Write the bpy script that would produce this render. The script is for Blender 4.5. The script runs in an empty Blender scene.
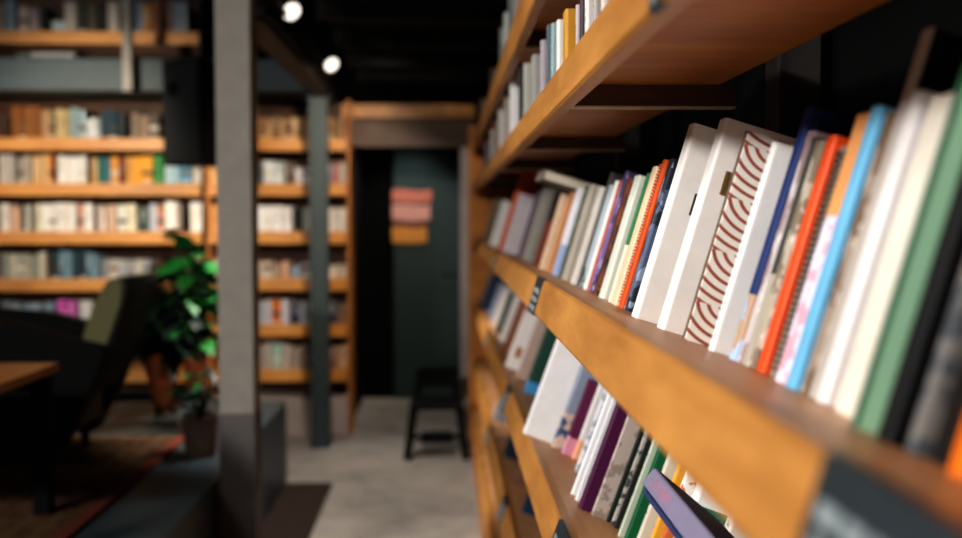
import bpy, bmesh, math, random
from mathutils import Vector, Matrix
random.seed(7)
C = bpy.context.scene.collection
H = 1.5                      # eye height
F = 1000.0                   # focal length in pixels of the 962 x 538 frame
PITCH = math.atan(49 / F); YAW = math.atan(35 / F)
R = math.radians

# ------------------------------------------------------------------ camera
cd = bpy.data.cameras.new('camera'); cam = bpy.data.objects.new('camera', cd); C.objects.link(cam)
cam.location = (0, 0, H); cam.rotation_euler = (math.pi / 2 - PITCH, 0, -YAW)
cd.sensor_width = 36; cd.lens = F / 962 * 36
cd.clip_start = .02; cd.clip_end = 60
cd.dof.use_dof = True; cd.dof.focus_distance = 1.45; cd.dof.aperture_fstop = 2.2; cd.dof.aperture_blades = 0
bpy.context.scene.camera = cam
CR = cam.rotation_euler.to_matrix()

def ray(u, v):
    return CR @ Vector(((u - 481) / F, -(v - 269) / F, -1))
def at_y(u, v, Y):            # world point seen at pixel (u, v) at depth Y
    d = ray(u, v); t = Y / d.y
    return Vector((d.x * t, Y, H + d.z * t))
def proj(p):
    q = CR.transposed() @ (Vector(p) - Vector((0, 0, H)))
    return 481 + F * q.x / -q.z, 269 - F * q.y / -q.z

# ------------------------------------------------------------------ materials
def lin(h):
    if not isinstance(h, str): return tuple(h) + (1,)
    h = h.lstrip('#'); 
    if len(h) == 3: h = ''.join(c * 2 for c in h)
    o = []
    for i in (0, 2, 4):
        c = int(h[i:i + 2], 16) / 255
        o.append(c / 12.92 if c <= .04045 else ((c + .055) / 1.055) ** 2.4)
    return tuple(o) + (1,)
class NT:
    def __init__(s, name):
        s.m = bpy.data.materials.new(name); s.m.use_nodes = True
        s.t = s.m.node_tree; s.b = s.t.nodes['Principled BSDF']
    def n(s, typ, **kw):
        nd = s.t.nodes.new(typ)
        for k, v in kw.items():
            if k.startswith('i_'): nd.inputs[k[2:].replace('_', ' ')].default_value = v
            else: setattr(nd, k, v)
        return nd
    def l(s, a, b): s.t.links.new(a, b)
    def math(s, op, a, b=None, c=None):
        nd = s.t.nodes.new('ShaderNodeMath'); nd.operation = op
        for i, x in enumerate((a, b, c)):
            if x is None: continue
            if isinstance(x, (int, float)): nd.inputs[i].default_value = x
            else: s.l(x, nd.inputs[i])
        return nd.outputs[0]
    def mix(s, f, a, b):
        nd = s.t.nodes.new('ShaderNodeMix'); nd.data_type = 'RGBA'
        for sock, x in ((nd.inputs[0], f), (nd.inputs[6], a), (nd.inputs[7], b)):
            if isinstance(x, (int, float)): sock.default_value = x
            elif isinstance(x, tuple): sock.default_value = x
            else: s.l(x, sock)
        return nd.outputs[2]
    def xyz(s):
        tc = s.n('ShaderNodeTexCoord'); sp = s.n('ShaderNodeSeparateXYZ'); s.l(tc.outputs['Object'], sp.inputs[0])
        return tc.outputs['Object'], sp.outputs[0], sp.outputs[1], sp.outputs[2]
    def noise(s, vec, scale, detail=3, stretch=None, rough=.55):
        if stretch:
            mp = s.n('ShaderNodeMapping'); mp.inputs['Scale'].default_value = stretch; s.l(vec, mp.inputs[0]); vec = mp.outputs[0]
        nz = s.n('ShaderNodeTexNoise'); nz.inputs['Scale'].default_value = scale; nz.inputs['Detail'].default_value = detail
        nz.inputs['Roughness'].default_value = rough; s.l(vec, nz.inputs['Vector']); return nz.outputs['Fac']
    def ramp(s, f, stops):
        r = s.n('ShaderNodeValToRGB'); e = r.color_ramp.elements
        while len(e) < len(stops): e.new(.5)
        for x, (p, c) in zip(e, stops): x.position = p; x.color = lin(c)
        s.l(f, r.inputs[0]); return r.outputs[0]
    def bump(s, f, d=.1, dist=.01):
        b = s.n('ShaderNodeBump'); b.inputs['Strength'].default_value = d; b.inputs['Distance'].default_value = dist
        s.l(f, b.inputs['Height']); s.l(b.outputs[0], s.b.inputs['Normal'])
    def done(s, col, rough=.6, metal=0, spec=.4):
        if isinstance(col, tuple): s.b.inputs['Base Color'].default_value = col
        else: s.l(col, s.b.inputs['Base Color'])
        s.b.inputs['Roughness'].default_value = rough; s.b.inputs['Metallic'].default_value = metal
        s.b.inputs['Specular IOR Level'].default_value = spec
        return s.m

def flat(name, c, rough=.6, var=.12, scale=12, metal=0, spec=.4, bump=0):
    k = NT(name); o, x, y, z = k.xyz()
    c = lin(c); d = tuple(v * (1 - var * 2) for v in c[:3]) + (1,); e = tuple(min(1, v * (1 + var)) for v in c[:3]) + (1,)
    nz = k.noise(o, scale, 4)
    if bump: k.bump(nz, bump, .004)
    return k.done(k.mix(nz, d, e), rough, metal, spec)
def wood(name, light, dark, axis=1, scale=3.0, rough=.45, spec=.4):
    k = NT(name); o, x, y, z = k.xyz()
    st = [6, 6, 6]; st[axis] = .8
    g = k.noise(o, scale * 2.2, 6, tuple(st), .6)
    st2 = [2.5, 2.5, 2.5]; st2[axis] = 1.1
    b = k.noise(o, scale, 3, tuple(st2))
    f = k.math('ADD', k.math('MULTIPLY', g, .45), k.math('MULTIPLY', b, .62))
    k.bump(g, .05, .003)
    return k.done(k.ramp(f, ((.32, dark), (.68, light))), rough, 0, spec)
def emit(name, c, s):
    k = NT(name); k.b.inputs['Emission Color'].default_value = lin(c); k.b.inputs['Emission Strength'].default_value = s
    return k.done(lin(c), .5)

_cov = {}
def cover(c1, c2='#333333', style='plain', c3='#ffffff', h=.22, th=.02, p=.3):
    """book cloth / printed jacket; local x into the shelf, y thickness, z height"""
    key = (c1, c2, style, c3, round(h, 2), round(th, 3), p)
    if key in _cov: return _cov[key]
    k = NT('jacket_%s_%d' % (style, len(_cov))); o, x, y, z = k.xyz()
    a = lin(c1); nz = k.noise(o, 30, 3)
    base = k.mix(nz, tuple(v * .86 for v in a[:3]) + (1,), tuple(min(1, v * 1.08) for v in a[:3]) + (1,))
    b = lin(c2); c = lin(c3); rough = .55
    if style == 'title':            # letter-like flecks down the middle of the spine
        f = k.noise(o, 1, 2, (60, 90, 190)); m = k.math('GREATER_THAN', f, .54)
        cy = k.math('LESS_THAN', k.math('ABSOLUTE', k.math('ADD', y, th / 2)), th * .24)
        m = k.math('MULTIPLY', m, cy)
        m = k.math('MULTIPLY', m, k.math('GREATER_THAN', z, h * p)); m = k.math('MULTIPLY', m, k.math('LESS_THAN', z, h * (p + .42)))
        m = k.math('MULTIPLY', m, k.math('LESS_THAN', x, .004)); base = k.mix(m, base, b)
    elif style == 'low':            # other colour below p
        base = k.mix(k.math('LESS_THAN', k.math('ADD', z, k.math('MULTIPLY', nz, .02)), h * p + .01), base, b)
    elif style == 'band':           # a band of c2 at p, one of c3 at the foot
        m = k.math('LESS_THAN', k.math('ABSOLUTE', k.math('SUBTRACT', z, h * p)), h * .07); base = k.mix(m, base, b)
        base = k.mix(k.math('LESS_THAN', z, h * .06), base, c)
    elif style == 'photo':          # printed picture
        f = k.noise(o, 22, 4, (1, 1.5, 1)); base = k.mix(k.math('GREATER_THAN', f, .5), base, b)
        g = k.noise(o, 35, 2, (1, 2, .7)); base = k.mix(k.math('GREATER_THAN', g, .59), base, c)
    elif style == 'patch':          # a small square on the board
        m = k.math('LESS_THAN', k.math('ABSOLUTE', k.math('SUBTRACT', z, h * p)), h * .09)
        m = k.math('MULTIPLY', m, k.math('LESS_THAN', k.math('ABSOLUTE', k.math('SUBTRACT', x, .026)), .011)); base = k.mix(m, base, b)
    elif style == 'lowphoto':
        f = k.noise(o, 40, 3); q = k.mix(k.math('GREATER_THAN', f, .5), b, c)
        base = k.mix(k.math('LESS_THAN', z, h * p), base, q)
    elif style == 'side':           # spine c1, boards c2
        base = k.mix(k.math('GREATER_THAN', x, .0035), base, b)
    elif style == 'arcs':           # fans of red-brown curves
        P = h / 4.0
        zm = k.math('MULTIPLY', k.math('FRACT', k.math('DIVIDE', k.math('ADD', z, P * .25), P)), P)
        dx = k.math('SUBTRACT', .044, x); dz = k.math('SUBTRACT', P * 1.15, zm)
        r = k.math('SQRT', k.math('ADD', k.math('MULTIPLY', k.math('MULTIPLY', dx, dx)  , .75), k.math('MULTIPLY', dz, dz)))
        s = k.math('SINE', k.math('MULTIPLY', r, 2 * math.pi / .0112))
        base = k.mix(k.math('GREATER_THAN', s, .42), base, b)
        base = k.mix(k.math('LESS_THAN', x, .0016), base, c)
    elif style == 'mottle':
        f = k.noise(o, 60, 5); base = k.mix(k.math('GREATER_THAN', f, .52), base, b)
    elif style == 'gloss': rough = .42
    _cov[key] = k.done(base, rough, 0, .22); return _cov[key]

M = {}
M['honey'] = wood('honey_plywood', '#c98f4c', '#96602c', 1, 3.2, .42, .35)
M['board'] = wood('shelf_plywood', '#d8a474', '#b58056', 1, 3.0, .45, .3)
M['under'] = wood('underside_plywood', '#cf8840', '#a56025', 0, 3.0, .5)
M['rib'] = wood('dark_rib_wood', '#5a3a24', '#382216', 0, 5, .6)
M['pale_edge'] = wood('lit_edge_wood', '#d8c8a8', '#b49c78', 0, 6, .5)
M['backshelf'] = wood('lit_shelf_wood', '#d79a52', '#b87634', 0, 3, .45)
M['table'] = wood('table_wood', '#b5722f', '#8a4f1c', 1, 4, .35)
M['black'] = flat('black_paint', '#060707', .7, spec=.15)
M['blackwall'] = flat('black_wall_paint', '#060707', .9, .2, 5, spec=.1)
M['post'] = flat('charcoal_post_paint', '#2b2725', .7, .15, 20)
M['pillar'] = flat('grey_steel_paint', '#98938a', .55, .12, 14, bump=.1)
M['pillardark'] = flat('dark_steel_lower', '#625f5d', .6, .12, 14)
M['pillarteal'] = flat('blue_grey_steel_paint', '#3a4647', .55, .12, 9)
M['beam'] = flat('blue_grey_beam_paint', '#414e53', .55, .15, 6)
M['trackbeam'] = flat('brown_steel', '#3a302a', .6, .2, 9)
M['pages'] = flat('paper_pages', '#d8cfbd', .9, .06, 60)
M['white'] = flat('white_board', '#e9e6e2', .5, .03, 8)
M['clip'] = flat('dark_metal_clip', '#3a3836', .35, .05, 8, .8)
M['brass'] = flat('aged_brass_clip', '#8a7048', .4, .05, 8, .6)
M['label'] = flat('slate_label_strip', '#2b3338', .5, .1, 8)
M['labeltext'] = flat('pale_label_print', '#8e979a', .5, .1, 40)
M['terracotta'] = flat('terracotta', '#c8734a', .8, .12, 18)
M['greypot'] = flat('grey_brown_pot', '#857468', .8, .12, 18)
M['olive'] = flat('olive_velvet', '#6a6848', .85, .12, 20)
M['darkleather'] = flat('dark_leather', '#060505', .65, .15, 20, spec=.12)
M['leaf'] = flat('dark_leaf', '#0d2616', .45, .25, 14, spec=.5)
M['leafbright'] = flat('bright_leaf', '#1f7a2c', .5, .2, 14, spec=.6)
M['stem'] = flat('stem_green', '#3a5a30', .6)
M['doorpaint'] = flat('dark_green_door_paint', '#1a3030', .55, .12, 5)
M['jamb'] = flat('pinkish_grey_jamb', '#b4a6a0', .7, .12, 9)
M['lintel'] = flat('weathered_lintel', '#6a5a50', .8, .18, 10)
M['slate'] = flat('slate_platform', '#3f4c50', .45, .2, 6)
M['ceil'] = flat('dark_ceiling', '#15130f', .85, .2, 5)
M['lamp'] = emit('spot_lens', '#fff6e8', 1.6)
M['steel'] = flat('brushed_steel', '#b8bab8', .35, .05, 20, .9)

def concrete():
    k = NT('polished_concrete'); o, x, y, z = k.xyz()
    a = k.noise(o, 1.1, 5); b = k.noise(o, 7, 6)
    f = k.math('ADD', k.math('MULTIPLY', a, .65), k.math('MULTIPLY', b, .35))
    return k.done(k.ramp(f, ((.35, '#7a756e'), (.5, '#9a938a'), (.66, '#b2a89c'))), .45, 0, .4)
M['concrete'] = concrete()
def rugmat(name, c1, c2, c3):
    k = NT(name); o, x, y, z = k.xyz()
    ax = k.math('ABSOLUTE', x); f = k.noise(o, 26, 4)
    s = k.math('SINE', k.math('MULTIPLY', ax, 75)); base = k.mix(k.math('GREATER_THAN', s, .2), lin(c1), lin(c2))
    base = k.mix(k.math('GREATER_THAN', f, .56), base, lin(c3)); k.bump(f, .3, .01)
    return k.done(base, .95, 0, .1)
M['rug'] = rugmat('woven_rug', '#5e4630', '#68503a', '#4a3422')
M['rugborder'] = flat('red_rug_border', '#6a2c1a', .95, .2, 40)
M['floorstrip'] = flat('dark_brown_strip', '#33241c', .95, .25, 20)

# ------------------------------------------------------------------ mesh helpers
class MB:
    def __init__(s): s.bm = bmesh.new(); s.mi = 0
    def face(s, vs): 
        f = s.bm.faces.new(vs); f.material_index = s.mi; return f
    def box(s, lo, hi, bevel=0, mat=None):
        x0, y0, z0 = lo; x1, y1, z1 = hi
        P = [(x0, y0, z0), (x1, y0, z0), (x1, y1, z0), (x0, y1, z0), (x0, y0, z1), (x1, y0, z1), (x1, y1, z1), (x0, y1, z1)]
        vs = [s.bm.verts.new((mat @ Vector(p)) if mat else p) for p in P]
        fs = [s.face([vs[i] for i in q]) for q in ((0, 3, 2, 1), (4, 5, 6, 7), (0, 1, 5, 4), (1, 2, 6, 5), (2, 3, 7, 6), (3, 0, 4, 7))]
        if bevel:
            es = list({e for f in fs for e in f.edges})
            bmesh.ops.bevel(s.bm, geom=es, offset=bevel, segments=2, affect='EDGES', profile=.7)
        return s
    def prism(s, poly, a, b, axis=1):   # polygon of 2-D points extruded along axis
        def P(p, t):
            return {0: (t, p[0], p[1]), 1: (p[0], t, p[1]), 2: (p[0], p[1], t)}[axis]
        A = [s.bm.verts.new(P(p, a)) for p in poly]; B = [s.bm.verts.new(P(p, b)) for p in poly]
        n = len(poly)
        for i in range(n): s.face((A[i], A[(i + 1) % n], B[(i + 1) % n], B[i]))
        s.face(A[::-1]); s.face(B); return s
    def lathe(s, prof, n=24, c=(0, 0, 0), mat=None):
        rings = []
        for r, z in prof:
            rings.append([s.bm.verts.new((mat @ Vector((r * math.cos(t), r * math.sin(t), z))) if mat else (c[0] + r * math.cos(t), c[1] + r * math.sin(t), c[2] + z))
                          for t in (2 * math.pi * i / n for i in range(n))])
        for a, b in zip(rings, rings[1:]):
            for i in range(n): s.face((a[i], a[(i + 1) % n], b[(i + 1) % n], b[i]))
        s.face(rings[0][::-1]); s.face(rings[-1]); return s
    def tube(s, pts, r, n=8):
        pts = [Vector(p) for p in pts]; rings = []
        for i, p in enumerate(pts):
            d = (pts[min(i + 1, len(pts) - 1)] - pts[max(i - 1, 0)]).normalized()
            u = d.orthogonal().normalized(); w = d.cross(u)
            if rings:                                   # keep the frame from twisting
                u = (pu - d * pu.dot(d)).normalized(); w = d.cross(u)
            pu = u; rr = r[i] if isinstance(r, (list, tuple)) else r
            rings.append([s.bm.verts.new(p + rr * (math.cos(t) * u + math.sin(t) * w)) for t in (2 * math.pi * k / n for k in range(n))])
        for a, b in zip(rings, rings[1:]):
            for i in range(n): s.face((a[i], a[(i + 1) % n], b[(i + 1) % n], b[i]))
        s.face(rings[0][::-1]); s.face(rings[-1]); return s
    def build(s, name, mats, parent=None, smooth=False):
        bmesh.ops.recalc_face_normals(s.bm, faces=s.bm.faces)
        me = bpy.data.meshes.new(name); s.bm.to_mesh(me); s.bm.free()
        for m in (mats if isinstance(mats, (list, tuple)) else [mats]): me.materials.append(m)
        if smooth:
            for p in me.polygons: p.use_smooth = True
        o = bpy.data.objects.new(name, me); C.objects.link(o)
        if parent: o.parent = parent
        return o
def tag(o, label, cat, group=None, kind=None):
    o['label'] = label; o['category'] = cat
    if group: o['group'] = group
    if kind: o['kind'] = kind
    return o
def thing(name, label, cat, loc=(0, 0, 0), rot=(0, 0, 0), group=None):
    o = bpy.data.objects.new(name, None); C.objects.link(o); o.empty_display_size = .05
    o.location = loc; o.rotation_euler = rot
    return tag(o, label, cat, group)
def struct(name, mb, m):
    o = mb.build(name, m); o['kind'] = 'structure'; return o

# ------------------------------------------------------------------ setting
XW = .56                                   # black wall behind the near shelf
struct('floor', MB().box((-7, -3, -.1), (XW + .2, 9.2, 0)), M['concrete'])
struct('wall_right', MB().box((XW, -3, 0), (XW + .12, 9.2, 4)), M['blackwall'])
YB = 7.12
dl, dr = at_y(352, 300, YB).x, at_y(461, 300, YB).x           # doorway
zt = at_y(400, 147, YB).z
mb = MB().box((-7, YB + .32, 0), (dl - .03, YB + .42, 4)).box((dr + .1, YB, 0), (XW, YB + .1, 4)).box((dl - .03, YB, zt + .30), (dr + .1, YB + .1, 4))
struct('wall_back', mb, M['blackwall'])
YD = 8.35
mb = MB().box((dl - .13, YB + .1, 0), (dl - .03, YD, 2.6)).box((dr + .1, YB + .1, 0), (dr + .2, YD, 2.6)).box((dl - .13, YD + .06, 0), (dr + .2, YD + .16, 2.6))
struct('wall_passage', mb, M['blackwall'])
struct('ceiling', MB().box((-7, -3, 3.6), (XW + .2, 9.2, 3.7)), M['ceil'])
mb = MB().box((-.60, -2.6, H + 1.02), (XW, YB, H + 1.2))
for y in (1.2, 1.9, 2.6, 3.3, 4.0, 4.7, 5.4, 6.1, 6.75): mb.box((-.60, y, H + .93), (XW, y + .07, H + 1.03))
struct('ceiling_mezzanine', mb, M['ceil'])
# lintel and jambs
mb = MB().box((dl - .06, YB - .03, zt), (dr + .1, YB + .0, zt + .19)); struct('trim_lintel', mb, M['lintel'])
mb = MB().box((dl - .06, YB - .05, zt + .20), (dr + .1, YB - .0, zt + .295)); struct('trim_header', mb, M['honey'])
mb = MB().box((dr - .005, YB - .03, 0), (dr + .075, YB + .12, zt)); struct('trim_jamb', mb, M['jamb'])
# door in the passage
dx0 = at_y(394, 300, YD).x
d = thing('door_1', 'dark green door at the end of the passage', 'door', (dx0, YD, 0)); d['kind'] = 'structure'; del d['label'], d['category']
w = dr + .1 - dx0
MB().box((0, 0, 0), (w, .05, 2.3), .004).build('door_leaf', M['doorpaint'], d)
hx = at_y(459, 182, YD); hx = w - .14
MB().lathe([(.012, 0), (.012, .03)], 12, mat=Matrix.Translation((hx, 0, 1.05)) @ Matrix.Rotation(R(90), 4, 'X')).tube([(hx, -.04, 1.05), (hx - .11, -.045, 1.05)], .009).build('door_handle', M['clip'], d)
# raised seating platform
PX = -.905; PZ = .48; PYE = 5.65
struct('floor_platform', MB().box((-5, 0, 0), (PX, PYE, PZ), .006), M['slate'])
# rug and dark floor strip
mb = MB().box((-1.5, -1.0, 0), (1.3445, 1.93, .012), .004)
r = thing('patterned_rug', 'striped brown rug with red border on the raised platform under the coffee table', 'rug', (-2.6, 2.75, PZ))
mb.build('pile', M['rug'], r); MB().box((1.345, -1.0, 0), (1.395, 1.93, .013), .004).build('border', M['rugborder'], r)
tag(MB().box((PX + .005, 3.2, 0), (-.645, 5.64, .012), .004).build('floor_strip', M['floorstrip']), 'dark brown strip on the concrete floor beside the platform', 'rug')  # flat dark brown strip along the platform's side

# ------------------------------------------------------------------ steel frame
def pillar(name, uc, w, Y, top, mat, label, split=None):
    x = at_y(uc, 220, Y).x
    t = thing(name, label, 'pillar', (x, Y + w / 2, 0))
    z0 = 0
    if split is not None:
        MB().box((-w / 2 - .003, -w / 2 - .003, 0), (w / 2 + .003, w / 2 + .003, split), .004).build('lower_shaft', M['pillardark'], t); z0 = split  # darker lower part of the pillar, a slightly wider box
    # H-section post: two flanges and a web
    MB().box((-w / 2, -w / 2, z0), (w / 2, w / 2, top), .005).build('shaft', mat, t)
    MB().box((-w * .5 - .02, -w * .5 - .02, top - .012), (w * .5 + .02, w * .5 + .02, top)).build('cap_plate', mat, t)
    return x
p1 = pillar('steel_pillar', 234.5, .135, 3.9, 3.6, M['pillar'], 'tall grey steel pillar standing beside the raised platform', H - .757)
p2 = pillar('steel_pillar', 318.5, .118, 6.55, H + .80, M['pillarteal'], 'blue-grey steel pillar standing before the far bookcase by the doorway')
# long beam along the aisle with track lamps
bx = p1 + .02
t = thing('track_beam', 'dark brown overhead beam running along the aisle towards the far pillar', 'beam', (bx, 0, H + .80))
MB().box((-.06, 4.08, 0), (.06, 6.72, .02)).box((-.012, 4.08, .02), (.012, 6.72, .15)).box((-.06, 4.08, .15), (.06, 6.72, .17)).build('girder', M['trackbeam'], t)
MB().box((.065, 4.08, .02), (.1, 6.5, .045), .003).build('lamp_track', M['black'], t)
def spot(u, v, Y, label):
    p = at_y(u, v, Y)
    t = thing('track_spotlight', label, 'lamp', p, (R(122), 0, R(34)), 'track spotlights')
    MB().lathe([(.03, -.15), (.044, -.13), (.05, -.01), (.05, 0), (.044, 0), (.044, -.012)], 24).build('lamp_head', M['black'], t, True)
    MB().lathe([(.0435, -.014), (.0435, -.009)], 24).build('lamp_lens', M['lamp'], t)
    MB().tube([(0, 0, -.08), (-.0, .05, -.08), (-.02, .1, -.09)], .008).build('lamp_arm', M['black'], t)
spot(292, 12, 4.75, 'lit black track spotlight nearer along the overhead beam')
spot(332, 65, 6.1, 'lit black track spotlight further along the overhead beam by the far pillar')
# mezzanine edge beam on the left
YM = 6.56
z0, z1 = at_y(60, 90, YM).z, at_y(60, 58, YM).z
t = thing('mezzanine_beam', 'blue-grey steel beam across the front of the upper bookshelves', 'beam', (0, YM, 0))
x1 = at_y(309, 70, YM).x - .02
MB().box((-5, 0, z0), (x1, .10, z1), .006).build('girder', M['beam'], t)
MB().box((-5, .10, z0 - .02), (x1, .3, z0 + .05)).build('deck', M['ceil'], t)
for u in (126.5,):
    xa = at_y(u - 4.5, 50, YM - .06).x; xb = at_y(u + 4.5, 50, YM - .06).x
    MB().box((xa, -.06, z0 - .01), (xb, -.003, 3.55), .004).build('upright_strap', M['pillar'], t)
    MB().box((xb + .003, -.03, z0 - .005), (xb + .035, -.003, z1 + .005), .002).build('gap_strip', M['black'], t)  # black strip standing in for the dark gap beside the strap

# ------------------------------------------------------------------ loudspeaker
Y = 6.2; p = at_y(188, 165, Y); q = at_y(188, 57, Y)
t = thing('loudspeaker', 'black loudspeaker hanging below the upper beam beside the grey pillar', 'speaker', (p.x, Y + .18, p.z), (0, 0, R(-24)))
hh = q.z - p.z
MB().box((-.14, -.13, 0), (.14, .15, hh), .012).build('cabinet', M['black'], t)
MB().box((-.128, -.142, .015), (.128, -.131, hh - .015), .004).build('grille', flat('speaker_grille', '#14191a', .7, .2, 90), t)
MB().lathe([(.05, 0), (.046, .006), (.03, .012)], 24, mat=Matrix.Translation((-.05, -.142, hh * .72)) @ Matrix.Rotation(R(90), 4, 'X')).build('tweeter', M['black'], t, True)
MB().box((-.03, .15, hh * .78), (.03, .205, hh * .86)).build('bracket', M['black'], t)

# ------------------------------------------------------------------ books
def book(label, P, rot, h, D, th, mat, group, name='book', simple=False, pages=None, soft=False):
    """spine faces local -x, cover boards at y = 0 and y = -th"""
    bt = min(.0028, th * .22); r = min(.005, th * .38)
    def coverbm():
        mb = MB(); n = 4
        out = [(D, 0), (r, 0)]
        for i in range(1, n): a = math.pi / 2 * i / n; out.append((r - r * math.sin(a), -r + r * math.cos(a)))
        out += [(0, -r), (0, -th + r)]
        for i in range(1, n): a = math.pi / 2 * i / n; out.append((r - r * math.cos(a), -th + r - r * math.sin(a)))
        out += [(r, -th), (D, -th), (D, -th + bt), (bt * 1.4, -th + bt), (bt * 1.4, -bt), (D, -bt)]
        # extrude the U (built as quads so that it stays a clean concave shell)
        A = [mb.bm.verts.new((x, y, 0)) for x, y in out]; B = [mb.bm.verts.new((x, y, h)) for x, y in out]
        k = len(out)
        for i in range(k): mb.face((A[i], A[(i + 1) % k], B[(i + 1) % k], B[i]))
        mb.face(A[::-1]); mb.face(B); return mb
    ins = 0 if soft else .003
    if simple:
        mb = coverbm(); mb.mi = 1
        mb.box((bt * 1.5, -th + bt, ins + .001), (D - .003, -bt, h - ins - .001))
        o = mb.build(name, [mat, pages or M['pages']]); o.location = P; o.rotation_euler = rot
        return tag(o, label, 'book', group)
    t = thing(name, label, 'book', P, rot, group)
    coverbm().build('cover', mat, t)
    MB().box((bt * 1.5, -th + bt * .98, ins + .0006), (D - .004, -bt * .98, h - ins - .0006)).build('page_block', pages or M['pages'], t)
    return t
def coil(t, h, th, mat, n, name='coil_binding'):
    mb = MB(); rr = th * .42
    for i in range(n):
        z = h * (.04 + .92 * i / (n - 1))
        mb.tube([(rr * .55 - rr * math.cos(a), -th / 2 + rr * math.sin(a), z) for a in [math.pi * 2 * k / 10 for k in range(11)]], .0013, 5)
    mb.build(name, mat, t)

# ------------------------------------------------------------------ the near shelf
bs = thing('wall_bookshelf', 'long honey-coloured plywood bookshelf along the black wall, nearest the camera', 'bookshelf', (0, 0, 0))
Y0, Y1 = -.25, 6.6
SH = {}
def shelf(key, X, Z, T, th, depth, rec=0.0, bt=.02, under='board'):
    """lip's front top edge at (X, Z relative to the eye); th tilts the shelf back"""
    ex = Vector((math.cos(th), -math.sin(th))); ez = Vector((math.sin(th), math.cos(th)))
    o = Vector((X, H + Z)); SH[key] = (o, ex, ez, th)
    def P(a, b): q = o + ex * a + ez * b; return (q.x, q.y)
    c = .004
    MB().prism([P(c, 0), P(0, -c), P(0, -T + c), P(c, -T), P(.024, -T), P(.024, 0)], Y0, Y1).build('front_lip', M['honey'], bs)
    MB().prism([P(.0241, -rec), P(depth, -rec), P(depth, -rec - bt), P(.0241, -rec - bt)], Y0, Y1).build('shelf_board', M[under], bs)
    return P
TB, TC = R(16.6), R(20.0)
x = .19
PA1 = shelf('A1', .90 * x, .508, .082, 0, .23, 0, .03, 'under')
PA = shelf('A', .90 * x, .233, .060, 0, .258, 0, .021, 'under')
PB = shelf('B', x, -.61 * x, .373 * x, TB, .27)
PC = shelf('C', 1.03 * x, -2.72 * x, .36 * x, TC, .27)
PD = shelf('D', 1.0 * x, -4.72 * x, .36 * x, TC, .27)
PE = shelf('E', .93 * x, -6.55 * x, .36 * x, TC, .25)
MB().box((.165, Y0, 0), (.19, Y1, .14)).build('plinth', M['under'], bs)
for P_, zz in ((PA, .0), (PA1, 0)):
    for i in range(6):
        y = .61 + .97 * i
        a = P_(.026, -.0575 if P_ is PA else -.075); b = P_(.285, -.0212 if P_ is PA else -.03)
        mb = MB().box((a[0], y - .012, a[1] + .003), (b[0], y + .012, b[1])); o = mb.build('shelf_rib', M['rib'], bs)
        MB().box((a[0], y - .012, a[1]), (b[0], y + .012, a[1] + .003)).build('rib_edge', M['pale_edge'], o)  # rib's lit lower edge, painted in as a paler band
for yy in (.35, 1.42, 2.75, 4.1, 5.4):
    MB().box((.475, yy, 0), (.535, yy + .065, H + .9), .003).build('upright', M['post'], bs)
MB().box((.15, Y1, 0), (.545, Y1 + .03, H + .62), .003).build('end_panel', M['under'], bs)
# slate label strips wrapped over the lips, with pale print
def strip(P, T, y0, y1, rows=3, seed=1):
    rnd = random.Random(seed)
    pts = [P(.007, .0012), P(-.0012, .0012), P(-.0012, -T - .0012), P(.007, -T - .0012), P(.007, -T - .0002), P(-.0002, -T - .0002), P(-.0002, .0002), P(.007, .0002)]
    o = MB().prism(pts, y0, y1).build('label_strip', M['label'], bs)
    mb = MB()
    n = 3
    for j in range(n):
        a, b = -T * (.3 + .24 * j), -T * (.3 + .24 * j + .15)
        y = y0 + .012
        while y < y1 - .012:
            wd = rnd.uniform(.012, .034); e = min(y + wd, y1 - .01)
            q = [P(-.0018, a), P(-.0018, b), P(-.0011, b), P(-.0011, a)]
            mb.prism(q, y, e); y = e + .006
    mb.build('label_print', M['labeltext'], o)
TBl = .373 * x; TCl = .36 * x
strip(PB, TBl, 1.93, 2.06, seed=3); strip(PB, TBl, .30, .487, seed=4); strip(PB, TBl, 3.6, 3.73, seed=5)
strip(PC, TCl, 3.0, 3.13, seed=6); strip(PC, TCl, 1.58, 1.70, seed=7); strip(PC, TCl, 4.5, 4.62, seed=8)
strip(PD, TCl, 4.2, 4.33, seed=9); strip(PD, TCl, 3.1, 3.23, seed=10)
strip(PA, .06, .80, .84, seed=11)

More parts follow.
